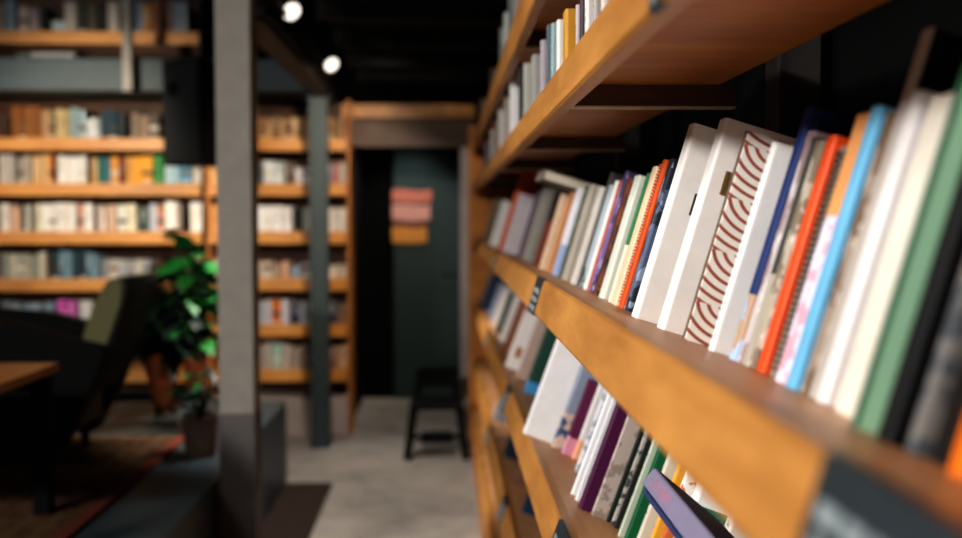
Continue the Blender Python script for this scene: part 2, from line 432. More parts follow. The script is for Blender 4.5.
def on_board(key, u, v):
    o, ex, ez, th = SH[key]; d = ray(u, v)
    n = Vector((ez.x, 0, ez.y)); t = (n.x * o.x + n.z * (o.y - H)) / n.dot(d)
    return Vector((d.x * t, d.y * t, H + d.z * t))
def at_X(key, u, X):          # base point with known X on the board, seen at column u
    o, ex, ez, th = SH[key]; z = o.y - math.tan(th) * (X - o.x)
    lo, hi = .2, 9.
    for _ in range(60):
        m = (lo + hi) / 2
        if proj((X, m, z))[0] > u: lo = m
        else: hi = m
    return Vector((X, lo, z))
def height(P, th, vt):        # book length whose top meets row vt
    lo, hi = .02, .6
    for _ in range(40):
        m = (lo + hi) / 2
        if proj(P + Vector((math.sin(th), 0, math.cos(th))) * m)[1] > vt: lo = m
        else: hi = m
    return lo
def row(key, items, group, depth=.16, dmax=.25, end=None):
    o, ex, ez, th = SH[key]; out = []
    pts = []
    for it in items:
        u, pos = it[0], it[1]
        P = at_X(key, u, pos) if pos < 3 else on_board(key, u, pos)
        pts.append(P + Vector((ez.x, 0, ez.y)) * .0006)
    for i, (it, P) in enumerate(zip(items, pts)):
        u, pos, top, tw, c1, c2, style, c3, label = it[:9]; opt = it[9] if len(it) > 9 else {}
        nxt = pts[i + 1].y if i + 1 < len(pts) else (end if end is not None else P.y - .03)
        room = P.y - nxt - .0006
        if room < .003: print('TIGHT', key, i, label, round(P.y, 3), round(nxt, 3))
        room = max(room, .003)
        w = room if tw is None else min(tw, room)
        h = height(P, th, top) if top < 1e3 and top > -500 and not opt.get('h') else opt['h']
        D = min(opt.get('D', depth), (XW - .03 - P.x - h * math.sin(th)) / math.cos(th) if h * math.sin(th) else .5)
        D = min(D, (XW - .035 - P.x) / math.cos(th))
        m = cover(c1, c2, style, c3, h, w, opt.get('p', .3))
        b = book(label, P, (0, th, 0), h, D, w, m, group, opt.get('name', 'book'), pages=opt.get('pages'), soft=opt.get('soft', False))
        b['category'] = opt.get('cat', 'book')
        if opt.get('coil'): coil(b, h, w, opt['coil'], opt.get('n', 26))
        if opt.get('clip'):
            cm, zz, xx = opt['clip']
            MB().box((xx, -w - .004, h * zz), (xx + .006, -w + .0005, h * (zz + .11)), .001).build('clip', cm, b)
        out.append((b, P, h, D, w)); 
    return out
G1 = 'books on the eye-level shelf'
Bitems = [
 (482, .21, 196, .05, '#b9a58c', '#7a6a5a', 'title', '#fff', 'beige book farthest along the eye-level shelf, by the end panel'),
 (489, .215, 200, .07, '#e9e3e0', '#888', 'plain', '#fff', 'white book near the far end of the eye-level shelf, beside the beige one'),
 (497.5, .222, 167, .05, '#c8603a', '#e2d8d2', 'plain', '#fff', 'tall orange-red spined book near the far end of the eye-level shelf'),
 (502, .235, 194, .10, '#c5bcc0', '#857c84', 'title', '#fff', 'pale lilac-grey book standing before the tall orange-red spine'),
 (517, .27, 183, .05, '#4a3640', '#7a6874', 'side', '#fff', 'dark plum book with mauve cover, beside the lilac-grey one'),
 (522, .27, 186, .08, '#9a988c', '#6c6c64', 'title', '#fff', 'grey-green book on the eye-level shelf, beside the plum one'),
 (529, .275, 188, .03, '#7d7a74', '#444', 'title', '#fff', 'mid-grey thin book between the grey-green and black books'),
 (533, .275, 191, .07, '#231c1e', '#7a3424', 'low', '#fff', 'near-black book with rust top, before the peach one', {'p': .6}),
 (538.5, .27, 194, .06, '#e2c2a4', '#b98a6c', 'title', '#fff', 'peach-coloured book on the eye-level shelf above the far label strip'),
 (546, .272, 191, .03, '#c88958', '#7a5a3a', 'plain', '#fff', 'tan-orange thin book touching the peach one'),
 (551, .275, 189, .07, '#e7e6ee', '#9fb0d4', 'low', '#fff', 'white book with bluish foot, above the far label strip', {'p': .35}),
 (558, .278, 186, .02, '#4d5a48', '#333', 'plain', '#fff', 'thin dark green book beside the white bluish-footed one'),
 (561, .28, 185, .06, '#b3aba0', '#857e70', 'title', '#fff', 'warm grey book between thin green and pale grey books'),
 (570, .285, 187, .05, '#d4d0c8', '#8a8478', 'title', '#fff', 'pale grey-white book on the eye-level shelf, before the blue-grey one'),
 (576, .285, 172, .02, '#4f4e4a', '#56554f', 'plain', '#fff', 'taller dark grey book rising behind the blue-grey one'),
 (578.5, .287, 185, .04, '#aebcc4', '#2c3a3a', 'lowphoto', '#9fb3b8', 'pale blue-grey book with dark speckled foot', {'p': .2}),
 (582.5, .287, 181, .03, '#ecebe6', '#888', 'plain', '#fff', 'narrow white book just before the thin red spine'),
 (586, .288, 180, .016, '#b13a34', '#ddd', 'side', '#fff', 'thin red-spined book on the eye-level shelf'),
 (588.5, .288, 171, .024, '#7b6aa0', '#4c4468', 'photo', '#a598c2', 'purple picture-spined book beside the thin red one'),
 (592.5, .286, 178, .03, '#5b3526', '#7a4628', 'photo', '#3a2620', 'brown patterned book between purple and pale green books'),
 (598, .285, 176, .05, '#d9dfd2', '#3b7a54', 'plain', '#fff', 'pale green-white book just before the dark green strip'),
 (607.5, .286, 173, .014, '#2f7a4c', '#e8dfc8', 'low', '#1c3a2c', 'thin book with bright green foot and cream top', {'p': .45}),
 (611, .285, 167, .036, '#ecd0b0', '#b59a7a', 'plain', '#fff', 'cream-peach book touching the orange comb-bound one'),
 (618, .287, 160, .024, '#d8581c', '#4a2a1a', 'plain', '#fff', 'orange comb-bound notebook beside the first white binder', {'coil': flat('orange_comb', '#d2551a', .5), 'n': 44, 'cat': 'notebook', 'name': 'comb_bound_notebook'}),
 (623.5, .289, 159, .024, '#5d6a86', '#2c3440', 'photo', '#8fa0ba', 'dark blue-grey picture book touching the first white binder'),
 (630.5, 316, 125, .034, '#eeeae6', '#c8c4be', 'plain', '#fff', 'white binder, the farther of the two white binders', {'D': .21, 'cat': 'binder', 'name': 'ring_binder', 'clip': (M['clip'], .56, .030)}),
 (656.0, 327, 120, .034, '#f0ece8', '#c8c4be', 'gloss', '#fff', 'white binder, the nearer and larger of the two white binders', {'D': .23, 'cat': 'binder', 'name': 'ring_binder', 'clip': (M['brass'], .66, .020)}),
 (681.0, 338.5, 131, .010, '#f0ebe4', '#9a5342', 'arcs', '#6a5646', 'white notebook printed with fans of red-brown curved lines', {'D': .19, 'cat': 'notebook', 'name': 'patterned_notebook'}),
 (707, 349.5, 143, .014, '#f1f0ee', '#c8d2dc', 'gloss', '#fff', 'white book with bluish edge just before the patterned notebook', {'D': .19}),
 (727.5, 358, 108, .03, '#22356a', '#b89a80', 'lowphoto', '#a9c4e2', 'navy blue book with brown and pale blue foot', {'p': .26, 'D': .2}),
 (736, 361.5, 132, None, '#cbc4c4', '#a08a8a', 'photo', '#e4e0dc', 'light grey picture book touching the navy one'),
 (741, 364.2, 137, None, '#3a3a34', '#a9a294', 'low', '#2a2a26', 'thin book with black foot before the light grey one', {'p': .4}),
 (746, 366.4, 141, None, '#b3a998', '#807462', 'photo', '#cfc8ba', 'beige-grey book touching the bright orange one'),
 (754.8, 370, 136, .02, '#e8531c', '#c23a10', 'gloss', '#fff', 'bright orange book in the middle of the near books'),
 (768, 375.5, 147, None, '#8d8478', '#3a3530', 'plain', '#fff', 'grey coil-bound notebook beside the bright orange book', {'coil': flat('dark_coil', '#4a4640', .4), 'n': 34, 'cat': 'notebook', 'name': 'coil_bound_notebook'}),
 (773.5, 380, 115, None, '#e9a466', '#d8a9bc', 'lowphoto', '#e6e0f0', 'pink, orange and lilac picture book touching the sky-blue one', {'p': .62}),
 (783.5, 386, 107, .02, '#6cb4dc', '#3f90c8', 'gloss', '#fff', 'sky-blue book on the eye-level shelf'),
 (798, 392, 113, None, '#9a8a7c', '#6f5a48', 'photo', '#b8a898', 'taupe book touching the sky-blue one'),
 (806.5, 396, 31, .02, '#b4aca4', '#1a1614', 'side', '#fff', 'very tall black book with a narrow grey spine, behind the white book', {'D': .14}),
 (814, 400, 92, .02, '#e6e2e2', '#c9c2bf', 'plain', '#fff', 'white book on the eye-level shelf, beside the cream one'),
 (832, 410, 98, None, '#e8e0d2', '#c9a86c', 'plain', '#fff', 'cream book with yellowed edge touching the green one'),
 (848.5, 426, 62, .007, '#2d5a40', '#9cc6a6', 'side', '#fff', 'tall soft-green book among the nearest books'),
 (873, 438, -20, .018, '#0b0c0e', '#0a0a0c', 'plain', '#fff', 'tall black book touching the soft-green one', {'h': .285}),
 (902, 450, -60, None, '#74716e', '#484c50', 'mottle', '#aaa', 'silver-grey mottled book beyond the black one', {'h': .27}),
 (926, 459, -90, None, '#1d1816', '#100e0e', 'plain', '#fff', 'dark brown book touching the orange one nearest the camera', {'h': .29}),
 (944, 471, 250, .02, '#e8761a', '#c85a10', 'gloss', '#fff', 'vivid orange book nearest the camera on the eye-level shelf', {'h': .27}),
]
rowB = row('B', Bitems, G1, .17)

G2 = 'books on the shelf below eye level'
Citems = [
 (479, .206, 0, .08, '#8f8f92', '#666', 'title', '#fff', 'grey book farthest along the shelf below eye level', {'h': .2}),
 (482.5, .215, 0, .06, '#2f4a7a', '#8a9ab8', 'title', '#fff', 'blue book near the far end of the shelf below', {'h': .22}),
 (487, .225, 0, .07, '#8a92a0', '#444', 'title', '#fff', 'blue-grey book near the far end of the shelf below', {'h': .2}),
 (491, .23, 0, .05, '#cac6c2', '#777', 'title', '#fff', 'pale grey book on the shelf below, before the dark green one', {'h': .2}),
 (495, .232, 0, .05, '#2c443c', '#9ab', 'title', '#fff', 'dark green book on the far part of the shelf below', {'h': .2}),
 (498.5, .235, 0, .06, '#e6dfda', '#999', 'title', '#fff', 'white book on the far part of the shelf below', {'h': .21}),
 (503, .238, 0, .04, '#8a4a34', '#caa', 'title', '#fff', 'rust-brown book on the far part of the shelf below', {'h': .23}),
 (506.5, .24, 0, .04, '#b58e70', '#7a5a44', 'title', '#fff', 'tan book beside the white one with brown square', {'h': .22}),
 (504.8, 365, 0, .05, '#e4dcd8', '#a5673c', 'patch', '#d8d0cc', 'white book with a brown square, under the far label strip', {'h': .21, 'p': .3, 'D': .14}),
 (516, .238, 0, .03, '#b39c90', '#866', 'title', '#fff', 'taupe book beside the white one with brown square', {'h': .22}),
 (523.5, 389, 0, .05, '#24483c', '#3f88b8', 'low', '#fff', 'dark green book with bright blue foot on the shelf below', {'h': .23, 'p': .16}),
 (522.5, 431.5, 0, .024, '#ebe9e8', '#ccc', 'gloss', '#fff', 'large white book standing near the edge of the shelf below', {'h': .27, 'D': .17}),
 (551, 445, 0, .025, '#8c95a8', '#3f5478', 'lowphoto', '#c9b0a0', 'blue and grey picture book between the white and plum ones', {'h': .21, 'p': .42}),
 (560.8, 452, 0, .016, '#5c2144', '#c98ca0', 'low', '#fff', 'plum book with pink foot on the shelf below', {'h': .185, 'p': .22}),
 (571.5, 457, 0, .016, '#dcdad6', '#e0a884', 'low', '#fff', 'white book with peach foot on the shelf below', {'h': .24, 'p': .18}),
 (574, 470, 0, .018, '#d8d9de', '#8a93a0', 'mottle', '#fff', 'white book with grey flecks beside the peach-footed one', {'h': .23}),
 (570.5, 493, 0, .010, '#e9e8ea', '#9aa', 'title', '#fff', 'slim white book farther of the two before the purple book', {'h': .24}),
 (574.5, 499, 0, .010, '#d9dadd', '#99a', 'title', '#fff', 'slim pale book touching the purple one', {'h': .245}),
 (577.5, 506, 0, .02, '#4c1a40', '#2e0e28', 'gloss', '#fff', 'dark purple hardback on the shelf below eye level', {'h': .255}),
 (590.5, 514, 0, .018, '#b7aaa2', '#94857d', 'mottle', '#5a4a44', 'beige marbled book beside the dark purple hardback', {'h': .25}),
 (605.5, 520.5, 0, .008, '#18241f', '#111', 'plain', '#fff', 'black-green slim book touching the beige marbled one', {'h': .25}),
 (610, 524, 0, .008, '#a9a69c', '#444', 'mottle', '#fff', 'grey flecked slim book before the black-green one', {'h': .25}),
 (613.5, 527, 0, .006, '#2a2a28', '#888', 'title', '#fff', 'slim charcoal book beside the pale green one', {'h': .245}),
 (617, 535, 0, .009, '#b9c4b0', '#39604a', 'title', '#fff', 'pale green book with dark lettering on the shelf below', {'h': .215}),
 (622.5, 540, 0, .013, '#0f5a38', '#0a3c26', 'gloss', '#fff', 'deep green book on the shelf below', {'h': .21}),
 (633, 546, 0, .012, '#cfcabc', '#6a6a5c', 'title', '#fff', 'pale beige lettered book beside the deep green one', {'h': .2}),
 (644, 553, 0, .011, '#e6a93c', '#c98a2c', 'gloss', '#fff', 'yellow-orange book on the shelf below under the lying books', {'h': .19}),
 (652, 560, 0, .012, '#c46a3a', '#f0e8e0', 'photo', '#f4f0ea', 'orange and white picture book under the lying books', {'h': .185}),
 (664, 569, 0, .03, '#efefee', '#2f6a52', 'band', '#dfe8e4', 'white book with a green square emblem under the lying books', {'h': .18, 'p': .62}),
 (700, 588, 0, .03, '#dcd8d0', '#777', 'title', '#fff', 'off-white book under the lilac lying book, nearest of its row', {'h': .18}),
]
rowC = row('C', Citems, G2, .15)
# two books lying across the tops of the row
o, ex, ez, th = SH['C']
def lying(label, p_far, length, wid, thick, mat, th):
    # spine along -Y facing the aisle: local x (depth) into the shelf, z (height) along -Y
    X = Vector((math.cos(th), 0, -math.sin(th))); Zd = Vector((0, -1, 0)); Yd = Zd.cross(X)
    t = book(label, (0, 0, 0), (0, 0, 0), length, wid, thick, mat, 'books lying flat on other books')
    m = Matrix((X, Yd, Zd)).transposed().to_4x4(); m.translation = Vector(p_far); t.matrix_world = m
    return t
mg = cover('#87819a', '#b8707f', 'title', '#fff', .27, .030, .1)
pf = at_y(655, 467, 1.40)
lying('lilac-grey book lying on top of the row, pinkish lettering on its spine', pf, .40, .12, .030, mg, R(40))
p2_ = pf + Vector((math.sin(R(40)), 0, math.cos(R(40)))) * -.0305 + Vector((0, -.03, 0))
lying('navy book lying flat underneath the lilac-grey one', p2_, .27, .15, .007, cover('#33406a', '#5a6aa0', 'plain', '#fff', .27, .012), R(40))
pf = at_y(538, 172, 2.8)
def lying_face():
    th = R(16.6); o, ex, ez, t_ = SH['B']
    m = cover('#8d827a', '#6d635c', 'side', '#fff', .26, .03)
    X = Vector((math.cos(th), 0, -math.sin(th))); Zd = Vector((0, -1, 0)); Yd = Zd.cross(X)
    t = book('grey-brown book lying flat across the tops of the far eye-level books', (0, 0, 0), (0, 0, 0), .18, .20, .028, m, 'books lying flat on other books')
    M_ = Matrix((X, Yd, Zd)).transposed().to_4x4(); M_.translation = pf; t.matrix_world = M_
lying_face()

G3 = 'paperbacks on the shelf above eye level'
def arow(key, items, group, depth=.14):
    return row(key, items, group, depth)
HB = {'h': .17}
Aitems = [
 (484, .2, 160, .05, '#6d6a70', '#333', 'title', '#fff', 'dark grey book farthest along the shelf above eye level', HB),
 (490, .2, 140, .06, '#b9b0aa', '#555', 'title', '#fff', 'pale grey book near the far end of the upper shelf', HB),
 (494, .2, 130, .06, '#8a6a58', '#333', 'title', '#fff', 'brown book near the far end of the upper shelf', HB),
 (498, .2, 104, .06, '#c4c2bc', '#777', 'title', '#fff', 'pale stone-coloured book before the white one on the upper shelf'),
 (504, .2, 100, .05, '#a79a90', '#777', 'title', '#fff', 'taupe book touching the white one on the upper shelf'),
 (509.5, .2, 63, .06, '#dfe0de', '#889', 'title', '#fff', 'tall white book on the far half of the upper shelf'),
 (518.5, .2, 66, .02, '#2d3230', '#555', 'plain', '#fff', 'charcoal slim book touching the tall white one'),
 (523, .2, 66, .05, '#a9aca2', '#555', 'title', '#fff', 'grey-green book on the upper shelf beside the charcoal one'),
 (531, .2, 58, .05, '#9c9c98', '#444', 'title', '#fff', 'mid-grey book on the upper shelf between grey-green and lilac'),
 (540, .2, 42, .03, '#aaa0a8', '#767', 'title', '#fff', 'lilac-grey book on the upper shelf before the blue-grey ones'),
 (546, .2, 27, .026, '#5a6468', '#9ab', 'title', '#fff', 'dark slate book on the upper shelf touching the pale blue one'),
 (550.5, .2, 25, .024, '#8fa8ac', '#dfe', 'title', '#fff', 'pale blue-grey book on the upper shelf beside the white one'),
 (556, .2, 22, .024, '#e4e2dc', '#999', 'plain', '#fff', 'white book touching the mustard yellow one'),
 (562.5, .2, 14, .044, '#c8953c', '#a87826', 'title', '#fff', 'mustard yellow book on the shelf above eye level'),
 (575, .2, 6, .012, '#b9aeb4', '#766', 'title', '#fff', 'pinkish-grey slim book touching the mustard yellow one'),
 (579, .2, -8, .014, '#4d4048', '#999', 'plain', '#fff', 'dark purple-grey slim book on the upper shelf'),
 (584, .2, -12, .022, '#dcdad6', '#888', 'title', '#fff', 'white book beside the dark purple-grey one on the upper shelf'),
 (592, .2, -20, .018, '#b0a8a6', '#666', 'title', '#fff', 'warm grey book on the nearer part of the upper shelf'),
 (600, .2, -25, .02, '#cfccc8', '#666', 'title', '#fff', 'pale grey book nearest the camera among the upper shelf books'),
]
arow('A', Aitems, G3)
G4 = 'books on the topmost shelf'
A1items = [
 (480, .19, -100, .12, '#a08078', '#333', 'title', '#fff', 'pinkish-brown book farthest along the topmost shelf', {'h': .15}),
 (490, .2, -100, .10, '#6f5a50', '#333', 'title', '#fff', 'dark brown book near the far end of the topmost shelf', {'h': .16}),
 (499.5, .2, -100, .03, '#8f938e', '#444', 'title', '#fff', 'stone-grey book on the topmost shelf', {'h': .2}),
 (503.5, .2, -100, .04, '#c9cac4', '#667', 'title', '#fff', 'off-white book on the topmost shelf beside the stone-grey one', {'h': .2}),
 (508, .2, -100, .05, '#7c8280', '#334', 'title', '#fff', 'slate-grey book on the topmost shelf touching the off-white one', {'h': .2}),
 (513, .2, -100, .03, '#a49a92', '#444', 'title', '#fff', 'taupe book on the topmost shelf, nearest of its row', {'h': .2}),
]
arow('A1', A1items, G4)
G5 = 'books on the low shelf'
Ditems = [
 (492.5, .215, 0, .12, '#8a8d92', '#444', 'title', '#fff', 'grey book far along the low shelf', {'h': .19}),
 (503.5, .225, 0, .10, '#162334', '#567', 'title', '#fff', 'dark blue book far along the low shelf', {'h': .2}),
 (512, .23, 0, .05, '#6a4a3a', '#333', 'title', '#fff', 'brown book in the middle of the low shelf', {'h': .2}),
 (521, .235, 0, .04, '#1e3044', '#9ab', 'gloss', '#fff', 'steel-blue book nearest the camera on the low shelf', {'h': .21}),
]
row('D', Ditems, G5, .15)

# ------------------------------------------------------------------ far bookcases
def ordinal(n):
    a = ['first', 'second', 'third', 'fourth', 'fifth', 'sixth', 'seventh', 'eighth', 'ninth', 'tenth', 'eleventh', 'twelfth', 'thirteenth', 'fourteenth', 'fifteenth',
         'sixteenth', 'seventeenth', 'eighteenth', 'nineteenth', 'twentieth', 'twenty-first', 'twenty-second', 'twenty-third', 'twenty-fourth', 'twenty-fifth', 'twenty-sixth', 'twenty-seventh', 'twenty-eighth', 'twenty-ninth', 'thirtieth']
    return a[n]
YF = 6.92
def cname(c):
    r, g, b = [int(c[i:i + 2], 16) / 255 for i in (1, 3, 5)]
    import colorsys
    h, s, v = colorsys.rgb_to_hsv(r, g, b); h *= 360
    if v < .22: return 'black'
    if s < .16: return 'white' if v > .84 else 'pale grey' if v > .66 else 'grey' if v > .4 else 'dark grey'
    t = 'dark ' if v < .42 else 'pale ' if (s < .3 and v > .6) else ''
    if h < 18 or h > 340: b_ = 'red' if s > .5 else 'pink'
    elif h < 42: b_ = ('orange' if v > .8 and s > .5 else 'brown' if v < .72 else 'tan')
    elif h < 68: b_ = 'yellow' if s > .45 and v > .6 else 'beige'
    elif h < 165: b_ = 'green'
    elif h < 200: b_ = 'teal'
    elif h < 260: b_ = 'blue'
    else: b_ = 'magenta'
    return t + b_
PLAN = {}
vb = {'U': 39, 'G': 92, 1: 145, 2: 190, 3: 238, 4: 285, 5: 331, 6: 376}
def zb(v): return at_y(250, v - 6.5, YF).z           # top surface of the board
def far_case(name, label, u0, u1, rows, extra_top):
    xa, xb = at_y(u0, 250, YF).x, at_y(u1, 250, YF).x
    t = thing(name, label, 'bookcase', (0, YF, 0))
    top = 3.1 if extra_top else zb(108) + .02
    for X in (xa, xb - .022): MB().box((X + (0 if extra_top or X == xa else .006), 0, 0), (X + .022, .3, top), .002).build('side_panel', M['black'] if extra_top else M['under'], t)
    MB().box((xa + .022, .285, 0), (xb - .022, .3, top)).build('back_panel', M['rib'], t)
    for k in rows:
        z = zb(vb[k]); MB().box((xa + .0225, -.02, z - .085), (xb - .0225, .0, z), .006).box((xa + .0225, .0, z - .03), (xb - .0225, .284, z - .0005)).build('shelf_board', M['backshelf'], t)
    MB().box((xa + .0225, .02, 0), (xb - .0225, .28, zb(376) - .2), .003).build('base_cabinet', M['jamb'] if not extra_top else M['black'], t)
    return t
far_case('far_bookcase', 'tall bookcase of lit wooden shelves on the back wall behind the armchair', -60, 205.5, ['U', 'G', 1, 2, 3, 4, 5, 6], True)
far_case('far_bookcase', 'narrow bookcase of lit wooden shelves between the grey pillar and the doorway', 206.5, 350, [1, 2, 3, 4, 5, 6], False)

def far_row(k, items, rowname, anchor, group):
    z = zb(vb[k]); n = 0; last = -99
    for it in items:
        u0, u1, vt, c = it[:4]
        a = at_y(u0, 200, YF + .015); b = at_y(u1, 200, YF + .015)
        h = max(.08, at_y((u0 + u1) / 2, vt, YF + .015).z - z)
        wd = b.x - a.x - .002
        style = ('title', 'plain', 'band', 'title')[n % 4]
        c2 = ('#4a4038', '#d8d0c0', '#7a5a48', '#2a3038')[(n * 7 + int(u0)) % 4]
        if group == LG: where = '%s from the grey pillar' % ordinal(len(items) - 1 - n)
        elif u0 < 230: where = 'beside the dark bookcase divider'
        elif u0 > 320: where = '%s from the doorway' % ordinal(len(items) - 1 - n)
        else: where = '%s from the grey pillar' % ordinal(len([q for q in items[:n] if q[0] > 230]))
        lab = '%s book, %s, %s' % (cname(c), where, rowname)
        o = book(lab, (a.x + .001, YF + .012 + .004 * ((n * 5) % 3), z + .0008), (0, 0, R(90)), h, .17, wd, cover(c, c2, style, '#cfc6b8', .2, round(wd, 2), .35), group, simple=True)
        # local y runs from -th to 0 towards world +x after the turn
        n += 1
def split(u0, u1, n, vt, cols, j=2, seed=1):
    r = random.Random(seed); w = (u1 - u0) / n
    return [(u0 + w * i, u0 + w * (i + 1) - .4, vt + r.uniform(0, j), cols[i % len(cols)]) for i in range(n)]
LG = 'books in the far bookcase behind the armchair'
far_row('U', [(0, 8, 5, '#9a8f84'), (9, 19, 0, '#7d93a0'), (22, 32, 6, '#b9a9a0'), (33, 43, 8, '#9a8d92'), (44, 50, 8, '#20282c'),
    (68, 80, 2, '#b0aaa2'), (81, 90, 4, '#3a3d36'), (91, 99, 4, '#5b5a48'), (100, 110, 5, '#1c2222'), (111, 122, 2, '#b5ada6'), (133, 139, 2, '#26364a'), (139, 145, 2, '#7388a0'),
    (145, 152, 4, '#a98650'), (152, 160, 2, '#8d5b3c'), (160, 168, 0, '#a06a5c'), (168, 175, 0, '#b08a80'), (176, 183, 2, '#8b97a8'), (184, 190, 2, '#9aa4ac')],
    'on the upper shelf over the steel beam', 'far side', LG)
far_row(1, [(0, 11, 117, '#3a2416')] + split(13, 42, 4, 106, ['#8a5526', '#7a4a20', '#94602c'], 1) + [(43, 50, 110, '#b08a66'), (50, 56, 110, '#8f7a5c'), (57, 64, 109, '#c2ab7e'), (64, 71, 110, '#b0a070'),
    (72, 79, 108, '#8fa6ac'), (80, 87, 110, '#9db3ba'), (88, 94, 119, '#d0d6d8'), (94, 101, 118, '#c8d0d4'), (102, 110, 110, '#1d3a4a'), (110, 118, 111, '#123a4a'), (119, 127, 113, '#1a2a30'),
    (132, 140, 113, '#8a7a68'), (141, 150, 116, '#98806c'), (151, 160, 114, '#5a5040')], 'on the shelf just below the steel beam', 'far side', LG)
far_row(2, [(0, 7, 155, '#c9c0b8'), (7.5, 14, 155, '#b8b4ae'), (18, 25, 158, '#9a9488'), (25, 32, 156, '#aaa196'), (33, 42, 156, '#cfa878'), (43, 49, 155, '#d8b07c'), (49, 54, 155, '#c2783c')]
    + split(58, 87, 4, 156, ['#efece6', '#e8e2da', '#f0eeea'], 1) + [(92, 98, 158, '#c8a26a'), (99, 104, 158, '#2f7f77'), (105, 110, 158, '#4c7f92'), (111, 119, 157, '#e09a40'), (120, 125, 157, '#7a2c2a'),
    (126, 133, 157, '#d9a050'), (133, 142, 157, '#f0a838'), (142, 153, 156, '#f2aa3a'), (154, 163, 156, '#3f9a4e'), (165, 172, 165, '#b8d4dc'), (172, 180, 166, '#a8ccd8'), (180, 192, 167, '#5aa6c8'), (193, 202, 168, '#d8d0c0')],
    'on the brightest shelf, directly under the loudspeaker', 'far side', LG)
far_row(3, [(0, 10, 204, '#e0d6cc'), (11, 19, 207, '#d4a98c'), (20, 24, 208, '#4a5a5a'), (25, 30, 205, '#c8c8be')] + [(35, 41, 204, '#d9d4bb')] + split(41.5, 76, 5, 203, ['#f0eee8', '#ebe6de'], 1, 2)
    + [(77, 83, 204, '#d8a48c'), (83.5, 93, 204, '#f0ece6'), (98, 105, 206, '#e6d8cc'), (106, 116, 205, '#d0b09a'), (117, 126, 205, '#dfe0d6'), (126.5, 136, 204, '#e8dcc0'), (137, 148, 207, '#2f4a48'), (149, 157, 204, '#b8bcc8'),
    (157, 163, 205, '#c88a68'), (164, 176, 202, '#eeeae4'), (190, 202, 203, '#f2ece4')], 'on the second shelf under the loudspeaker', 'far side', LG)
far_row(4, split(0, 45, 6, 252, ['#8f958a', '#c0b8a8', '#9a9c90', '#b0a898'], 5, 3) + split(50, 98, 7, 250, ['#24363c', '#5a7a8a', '#7a96a4', '#2c4450'], 5, 4) + split(100, 150, 6, 256, ['#8a8c90', '#b8b0a8', '#a0a4a8'], 5, 5) + [(190, 201, 258, '#c8a898')],
    'on the shelf above the armchair back', 'far side', LG)
far_row(5, [(0, 9, 302, '#8a989c'), (9, 18, 304, '#a0acb0')] + split(21, 52, 4, 302, ['#8ea4b4', '#a0b4c2', '#7c909c'], 3, 6) + [(55, 64, 300, '#d060b8'), (64.5, 74, 301, '#c858b0'), (77, 90, 301, '#c8c8c8')],
    'on the lowest visible shelf behind the armchair', 'far side', LG)
MG = 'books in the narrow bookcase'
mr = [(1, [(210.5, 220, 118, '#a88058')] + split(254, 311, 9, 117, ['#b08a60', '#9a7450', '#c09c70', '#7c5a3c'], 4, 7) + split(328, 346, 3, 117, ['#a07a54', '#8a6a48'], 3, 8), 'on the top shelf of the narrow bookcase'),
 (2, [(210.5, 220, 160, '#e0b070'), (255, 263, 166, '#3f5a66'), (263, 274, 161, '#e4e8e8'), (274, 284, 162, '#d6dcdc'), (285, 294, 164, '#6a5a52'), (296, 304, 168, '#f0ece8'), (304, 313, 168, '#e8e4e0'), (328, 333, 163, '#888c99'), (333.5, 338, 163, '#c0605a'), (338.5, 346, 163, '#b0a6a0')], 'on the second shelf of the narrow bookcase'),
 (3, [(210.5, 220, 205, '#e0a060')] + split(254, 292, 4, 206, ['#f2f0f0', '#ece8e6'], 1, 9) + [(293, 302, 210, '#1a1a18'), (303, 313, 208, '#c8c8bc')] + split(328, 346, 3, 207, ['#e4dcd4', '#d8d0c8'], 2, 10), 'on the third shelf of the narrow bookcase'),
 (4, [(210.5, 220, 258, '#e0b0a0'), (254, 262, 262, '#c8b8a8'), (262.5, 270, 262, '#d8cabc'), (271, 280, 264, '#b8a08c'), (281, 288, 262, '#d8a888'), (290, 299, 266, '#8fa0b0'), (300, 312, 263, '#d0c8c0'), (328, 336, 266, '#d8c8b8'), (336.5, 346, 265, '#c8b8a8')], 'on the fourth shelf of the narrow bookcase'),
 (5, [(254, 263, 302, '#b8bcc4'), (264, 270, 300, '#c8c8d0'), (270.5, 279, 300, '#d8742c'), (280, 288, 300, '#c8c4cc'), (289, 298, 302, '#22324a'), (299, 305, 302, '#b0b0b8'), (306, 313, 303, '#9aa8a0'), (328, 336, 303, '#2a3a52'), (336.5, 346, 306, '#8a6a5a')], 'on the fifth shelf of the narrow bookcase'),
 (6, [(254, 262, 345, '#a89a90'), (263, 270, 343, '#b8aaa4'), (271, 280, 344, '#9fbfae'), (281, 289, 345, '#c8b8ae'), (290, 298, 348, '#b0a098'), (299, 306, 346, '#a89888'), (307, 313, 347, '#6a6258'), (328, 336, 348, '#8a6250'), (336.5, 346, 346, '#c8a488')], 'on the lowest shelf of the narrow bookcase')]
for k, it, nm in mr: far_row(k, it, nm, 'nearer pillar', MG)
